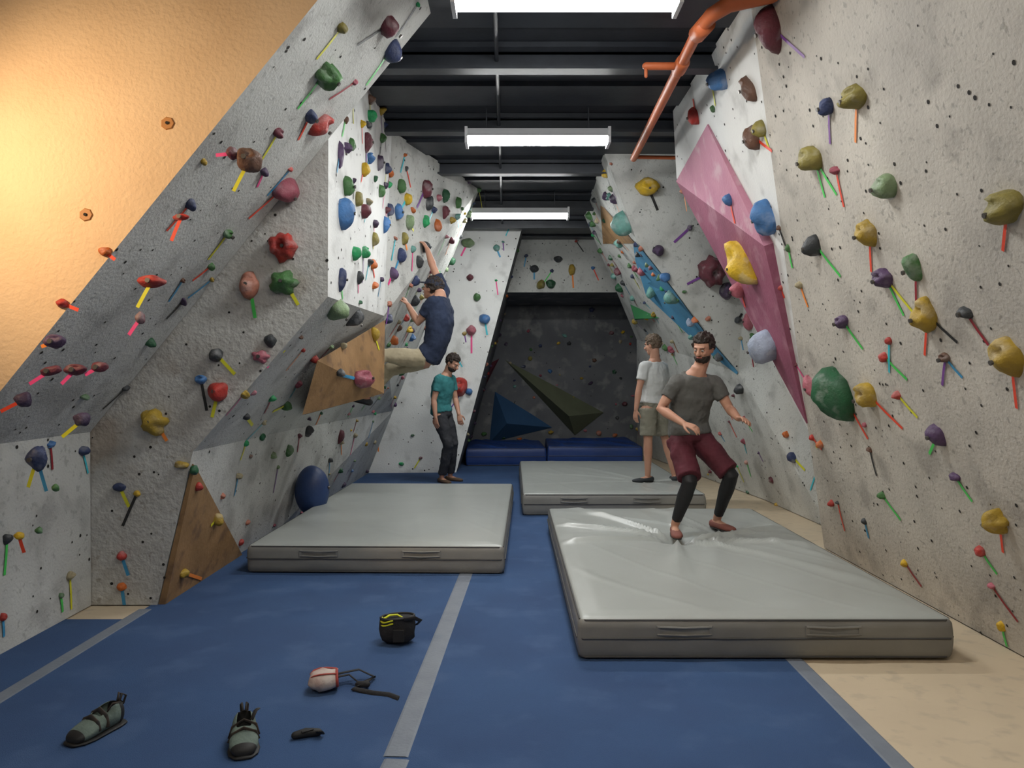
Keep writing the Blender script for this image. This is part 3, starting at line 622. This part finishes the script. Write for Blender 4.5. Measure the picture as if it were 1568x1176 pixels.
M_teal=mat('teal_tee_cotton',(.035,.19,.20),.9,(.025,.13,.14),6,.6,.4,25)
M_dp=mat('charcoal_trousers',(.03,.032,.038),.85,(.02,.02,.025),6,.6,.4,25)
M_nvT=mat('navy_tee_cotton',(.016,.026,.058),.9,(.011,.018,.04),6,.6,.4,25)
M_kh=mat('khaki_trousers',(.37,.32,.22),.85,(.29,.25,.16),6,.6,.4,25)
M_cap2=mat('dark_cap_fabric',(.02,.025,.045),.85)
M_shr=mat('red_shoe_suede',(.20,.07,.055),.7); M_shb=mat('brown_shoe_suede',(.10,.06,.035),.7); M_shg=mat('dark_shoe_suede',(.03,.035,.04),.7)
person('man_in_grey_shirt',dict(pelvis=(1.50,6.48,1.00),waist=(1.495,6.47,1.23),neck=(1.535,6.38,1.535),head=(1.575,6.33,1.735),hfwd=(-.60,-.75,-.30),hup=(-.05,-.2,1),
  shR=(1.365,6.36,1.455),shL=(1.70,6.42,1.45),elR=(1.225,6.34,1.24),wrR=(1.375,6.16,1.13),elL=(1.80,6.36,1.24),wrL=(1.81,6.13,1.17),
  hdR=((.70,-.5,-.25),(.2,.3,-1),.6),hdL=((.25,-.9,.0),(-.5,.0,-1),.6),
  hipR=(1.41,6.47,.97),hipL=(1.59,6.48,.97),knR=(1.43,6.17,.66),knL=(1.80,6.30,.70),anR=(1.345,6.33,.285),anL=(1.765,6.60,.285),
  toeR=(-.1,-1,0),toeL=(.45,-.9,0)),1.0,M_greyT,M_maroonS,.92,M_shr,M_hair,True,None,M_leg)
person('man_in_white_shirt',dict(pelvis=(1.72,9.42,1.16),waist=(1.735,9.42,1.38),neck=(1.745,9.38,1.71),head=(1.715,9.38,1.89),hfwd=(-.75,.6,-.15),hup=(0,0,1),
  shR=(1.86,9.50,1.63),shL=(1.60,9.28,1.63),elR=(1.93,9.58,1.33),wrR=(1.93,9.55,1.07),elL=(1.53,9.25,1.36),wrL=(1.49,9.22,1.11),
  hdR=((0,0,-1),(-.8,0,0),.4),hdL=((-.1,.1,-1),(.7,.5,0),.4),
  hipR=(1.80,9.47,1.12),hipL=(1.66,9.36,1.12),knR=(1.90,9.50,.74),knL=(1.655,9.34,.73),anR=(2.0,9.45,.305),anL=(1.66,9.38,.305),
  toeR=(.1,.9,0),toeL=(-.85,-.35,0)),1.0,M_whT,M_khs,.85,M_shg,M_hairB)
person('man_in_teal_shirt',dict(pelvis=(-1.0,11.0,.98),waist=(-1.01,11.0,1.22),neck=(-.93,10.97,1.54),head=(-.845,10.93,1.70),hfwd=(.75,-.45,-.55),hup=(.4,-.2,.9),
  shR=(-1.03,10.84,1.47),shL=(-.88,11.12,1.47),elR=(-1.10,10.80,1.18),wrR=(-1.07,10.74,.94),elL=(-.82,11.12,1.19),wrL=(-.76,10.98,.97),
  hdR=((.1,-.1,-1),(.5,.8,0),.5),hdL=((.2,-.2,-1),(0,.5,.1),.5),
  hipR=(-1.03,10.91,.95),hipL=(-.96,11.08,.95),knR=(-.90,10.84,.53),knL=(-.84,11.02,.54),anR=(-1.0,10.93,.083),anL=(-.90,11.15,.083),
  toeR=(.6,-.8,0),toeL=(.8,-.5,0)),1.03,M_teal,M_dp,1.92,M_shb,M_hair,True)
cl=dict(pelvis=(-.87,7.92,1.72),waist=(-.76,7.90,1.92),neck=(-.745,7.95,2.33),head=(-.83,8.02,2.42),hfwd=(-.85,.40,.25),hup=(-.1,0,1),
  shR=(-.72,8.06,2.40),shL=(-.80,7.80,2.26),elR=(-.83,8.10,2.66),wrR=(-.90,8.17,2.86),elL=(-.96,7.86,2.06),wrL=(-1.08,8.0,2.25),
  hdR=((-.45,.35,.8),(-.8,.4,-.3),1.1),hdL=((-.5,.3,.8),(-.8,.3,-.4),1.1),
  hipR=(-.89,8.02,1.70),hipL=(-.90,7.84,1.69),knR=(-1.28,8.02,1.58),knL=(-1.28,7.72,1.72),anR=(-1.53,8.05,1.30),anL=(-1.55,7.62,1.50),
  toeR=(-.8,0,.2),toeL=(-.9,0,-.1),soleup=(0,0,1))
person('climber_in_navy_shirt',cl,1.0,M_nvT,M_kh,1.9,M_shg,M_hair,False,M_cap2,sleeve=.65)
# ------------------------------------------------------------------ floor items
def shoe_obj(toe,heel,m1,m2,tilt=0):
    toe,heel=V(toe),V(heel); d=(toe-heel); d.normalize(); s=V((-d.y,d.x,0)); z=V((0,0,1)); e=empty('climbing_shoe')
    S=[(0,.034,.055,.056),(.035,.045,.064,.066),(.08,.049,.060,.062),(.125,.053,.048,.048),(.17,.059,.038,.038),(.215,.053,.031,.030),(.245,.032,.021,.020)]
    bm=bmesh.new(); seg=20; rings=[]
    for x,w,hz,cz in S:
        c=heel+d*x+z*cz; r=[]
        for i in range(seg):
            a=2*math.pi*i/seg; r.append(bm.verts.new(c+s*w*math.cos(a)+z*(hz*math.sin(a) if math.sin(a)<0 else hz*.8*math.sin(a))))
        rings.append(r)
    for k,(a,b) in enumerate(zip(rings,rings[1:])):
        for i in range(seg):
            if k in(0,1,2) and 3<=i<=6: continue   # ankle opening
            f=bm.faces.new((a[i],a[(i+1)%seg],b[(i+1)%seg],b[i])); f.material_index=0 if k not in(0,5) else 1
    bm.faces.new(rings[0]).material_index=1; bm.faces.new(rings[-1]).material_index=1
    o=obj('upper',bm,[m1,M_rub],e,True); md=o.modifiers.new('thick','SOLIDIFY'); md.thickness=.004; sb=o.modifiers.new('sub','SUBSURF'); sb.levels=1; sb.render_levels=2
    bm=bmesh.new(); loft(bm,[(heel+d*x+z*.007,s*(w+.004),z*.008) for x,w,_,_ in S],20); obj('rubber_sole',bm,M_rub,e,True)
    bm=bmesh.new()
    for x,hh in((.11,.096),(.15,.080)):
        c=heel+d*x
        tube(bm,[c+s*.053+z*.035,c+s*.043+z*hh*.8,c+z*(hh+.004),c-s*.043+z*hh*.8,c-s*.055+z*.035],.011,8,flat=.35)
    for sg in(-1,1): tube(bm,[heel+s*sg*.012+z*.085,heel-d*.012+s*sg*.014+z*.115,heel+d*.004+s*sg*.010+z*.128,heel+d*.014+s*sg*.006+z*.10],.005,8)
    tube(bm,[heel+d*.09+s*.03+z*.09,heel+d*.08+s*.045+z*.12,heel+d*.05+s*.055+z*.115],.011,8,flat=.35)
    obj('straps',bm,m2,e,True)
M_s1=mat('teal_suede',(.15,.20,.17),.8,(.08,.11,.10),20,.8,.3,80); M_s2=mat('black_strap',(.02,.02,.02),.7,(.12,.07,.04),20,.5)
shoe_obj((-1.80,3.10,0),(-1.70,3.33,0),M_s1,M_s2)
shoe_obj((-1.05,2.99,0),(-1.13,3.23,0),M_s1,M_s2)
def bag(c,d,r,L,m1,m2,m3,e,wide=1.05,prof=((0,.75),(.08,.93),(.3,1.0),(.6,1.02),(.85,.97),(1,1.0)),nz=.010,rimk=.98):
    c=V(c); d=V(d).normalized(); s=d.cross(V((0,1,0)) if abs(d.z)>.7 else V((0,0,1))).normalized(); u=s.cross(d); bm=bmesh.new(); S=[]
    for t,k in prof: S.append((c+d*L*t,s*r*k*wide,u*r*k*.95))
    loft(bm,S,28,'open',0)
    k0=prof[0][1]; loft(bm,[(c,s*r*k0*wide,u*r*k0*.95),(c-d*.005,s*r*k0*.6*wide,u*r*k0*.6)],28,'flat',0)
    for v in bm.verts: v.co+=V((1,.7,.4))*nz*noise.noise(v.co*20)
    k1=prof[-1][1]; loft(bm,[(c+d*L*.98,s*r*k1*.93*wide,u*r*k1*.86),(c+d*L*.72,s*r*k1*.8*wide,u*r*k1*.75)],28,'flat',2)
    rim=[c+d*L+s*r*wide*k1*.98*math.cos(a)+u*r*k1*.94*math.sin(a) for a in[2*math.pi*i/28 for i in range(29)]]
    tube(bm,rim,.007,8,mi=1)
    obj('bag_body',bm,[m1,m2,m3],e,True)
    return c,d,s,u
M_ylw=mat('neon_yellow_fabric',(.58,.62,.03),.7); M_wr=mat('off_white_fabric',(.50,.44,.41),.8,(.33,.20,.17),12,.9,.4,40); M_rf=mat('red_trim',(.33,.05,.04),.7); M_inner=mat('fleece_lining',(.06,.045,.04),.95)
e=empty('black_chalk_bag')
c,d,s,u=bag((-.64,4.33,.012),(-.06,.04,1),.074,.135,M_black,M_rub,M_black,e,1.3,nz=.02)
bm=bmesh.new()
for zz in(.118,.136):
    tube(bm,[(-.64+.098*math.cos(a),4.335+.074*math.sin(a),zz+.012*math.sin(a*3)) for a in[R_(175+8*i) for i in range(11)]],.008,8,flat=.6)
tube(bm,[(-.725,4.30,.14),(-.69,4.32,.158),(-.65,4.34,.155),(-.62,4.33,.142)],.009,8,flat=.6)
obj('neon_trim',bm,M_ylw,e,True)
bm=bmesh.new(); tube(bm,[(-.54,4.34,.10),(-.515,4.31,.13),(-.545,4.28,.155),(-.60,4.27,.15)],.012,8,flat=.4); box(bm,(-.66,4.247,.03),(-.60,4.262,.095))
obj('buckle_strap',bm,M_rub,e)
e=empty('white_chalk_bag')
r0=.047
c,d,s,u=bag((-.965,3.66,.047),(.85,.2,.04),r0,.125,M_wr,M_rf,M_inner,e,1.5,((0,.45),(.06,.75),(.18,.95),(.4,1.05),(.65,1.0),(.85,.92),(1,.80)),.018)
bm=bmesh.new()
for o in(-.55,.6):
    tube(bm,[c+d*.125*t+(u*math.cos(o)*.99+s*math.sin(o)*1.5)*r0*k for t,k in((0.02,.62),(.15,.93),(.38,1.06),(.62,1.03),(.85,.93),(1,.84))],.006,6,flat=.6)
obj('red_piping',bm,M_rf,e,True)
bm=bmesh.new(); tube(bm,[(-.86,3.70,.05),(-.80,3.76,.04),(-.74,3.72,.012),(-.68,3.78,.02),(-.70,3.70,.03),(-.76,3.66,.012),(-.66,3.62,.006),(-.58,3.60,.006),(-.53,3.56,.006)],.013,8,flat=.35)
tube(bm,[(-.86,3.74,.05),(-.76,3.80,.05),(-.68,3.80,.012)],.011,8,flat=.35); tube(bm,[(-.74,3.69,.02),(-.70,3.69,.02)],.016,8)
obj('waist_strap',bm,M_black,e,True)
bm=bmesh.new(); 
tube(bm,[(-.90,3.17,.016),(-.86,3.19,.018),(-.81,3.20,.016)],[.015,.019,.015],10); tube(bm,[(-.87,3.17,.03),(-.83,3.19,.034)],.008,8,flat=.4)
for i in range(5): tube(bm,[(-.81+i*.006,3.195,.012),(-.812+i*.006,3.175,.03)],.004,6)
obj('boulder_brush',bm,M_rub,smooth=True)
# ------------------------------------------------------------------ world
w=bpy.data.worlds.new('world'); scene.world=w; w.use_nodes=True
w.node_tree.nodes['Background'].inputs[0].default_value=(.5,.55,.6,1); w.node_tree.nodes['Background'].inputs[1].default_value=.05
scene.view_settings.view_transform='Standard'; scene.view_settings.exposure=.15
print('objs',len(bpy.data.objects))
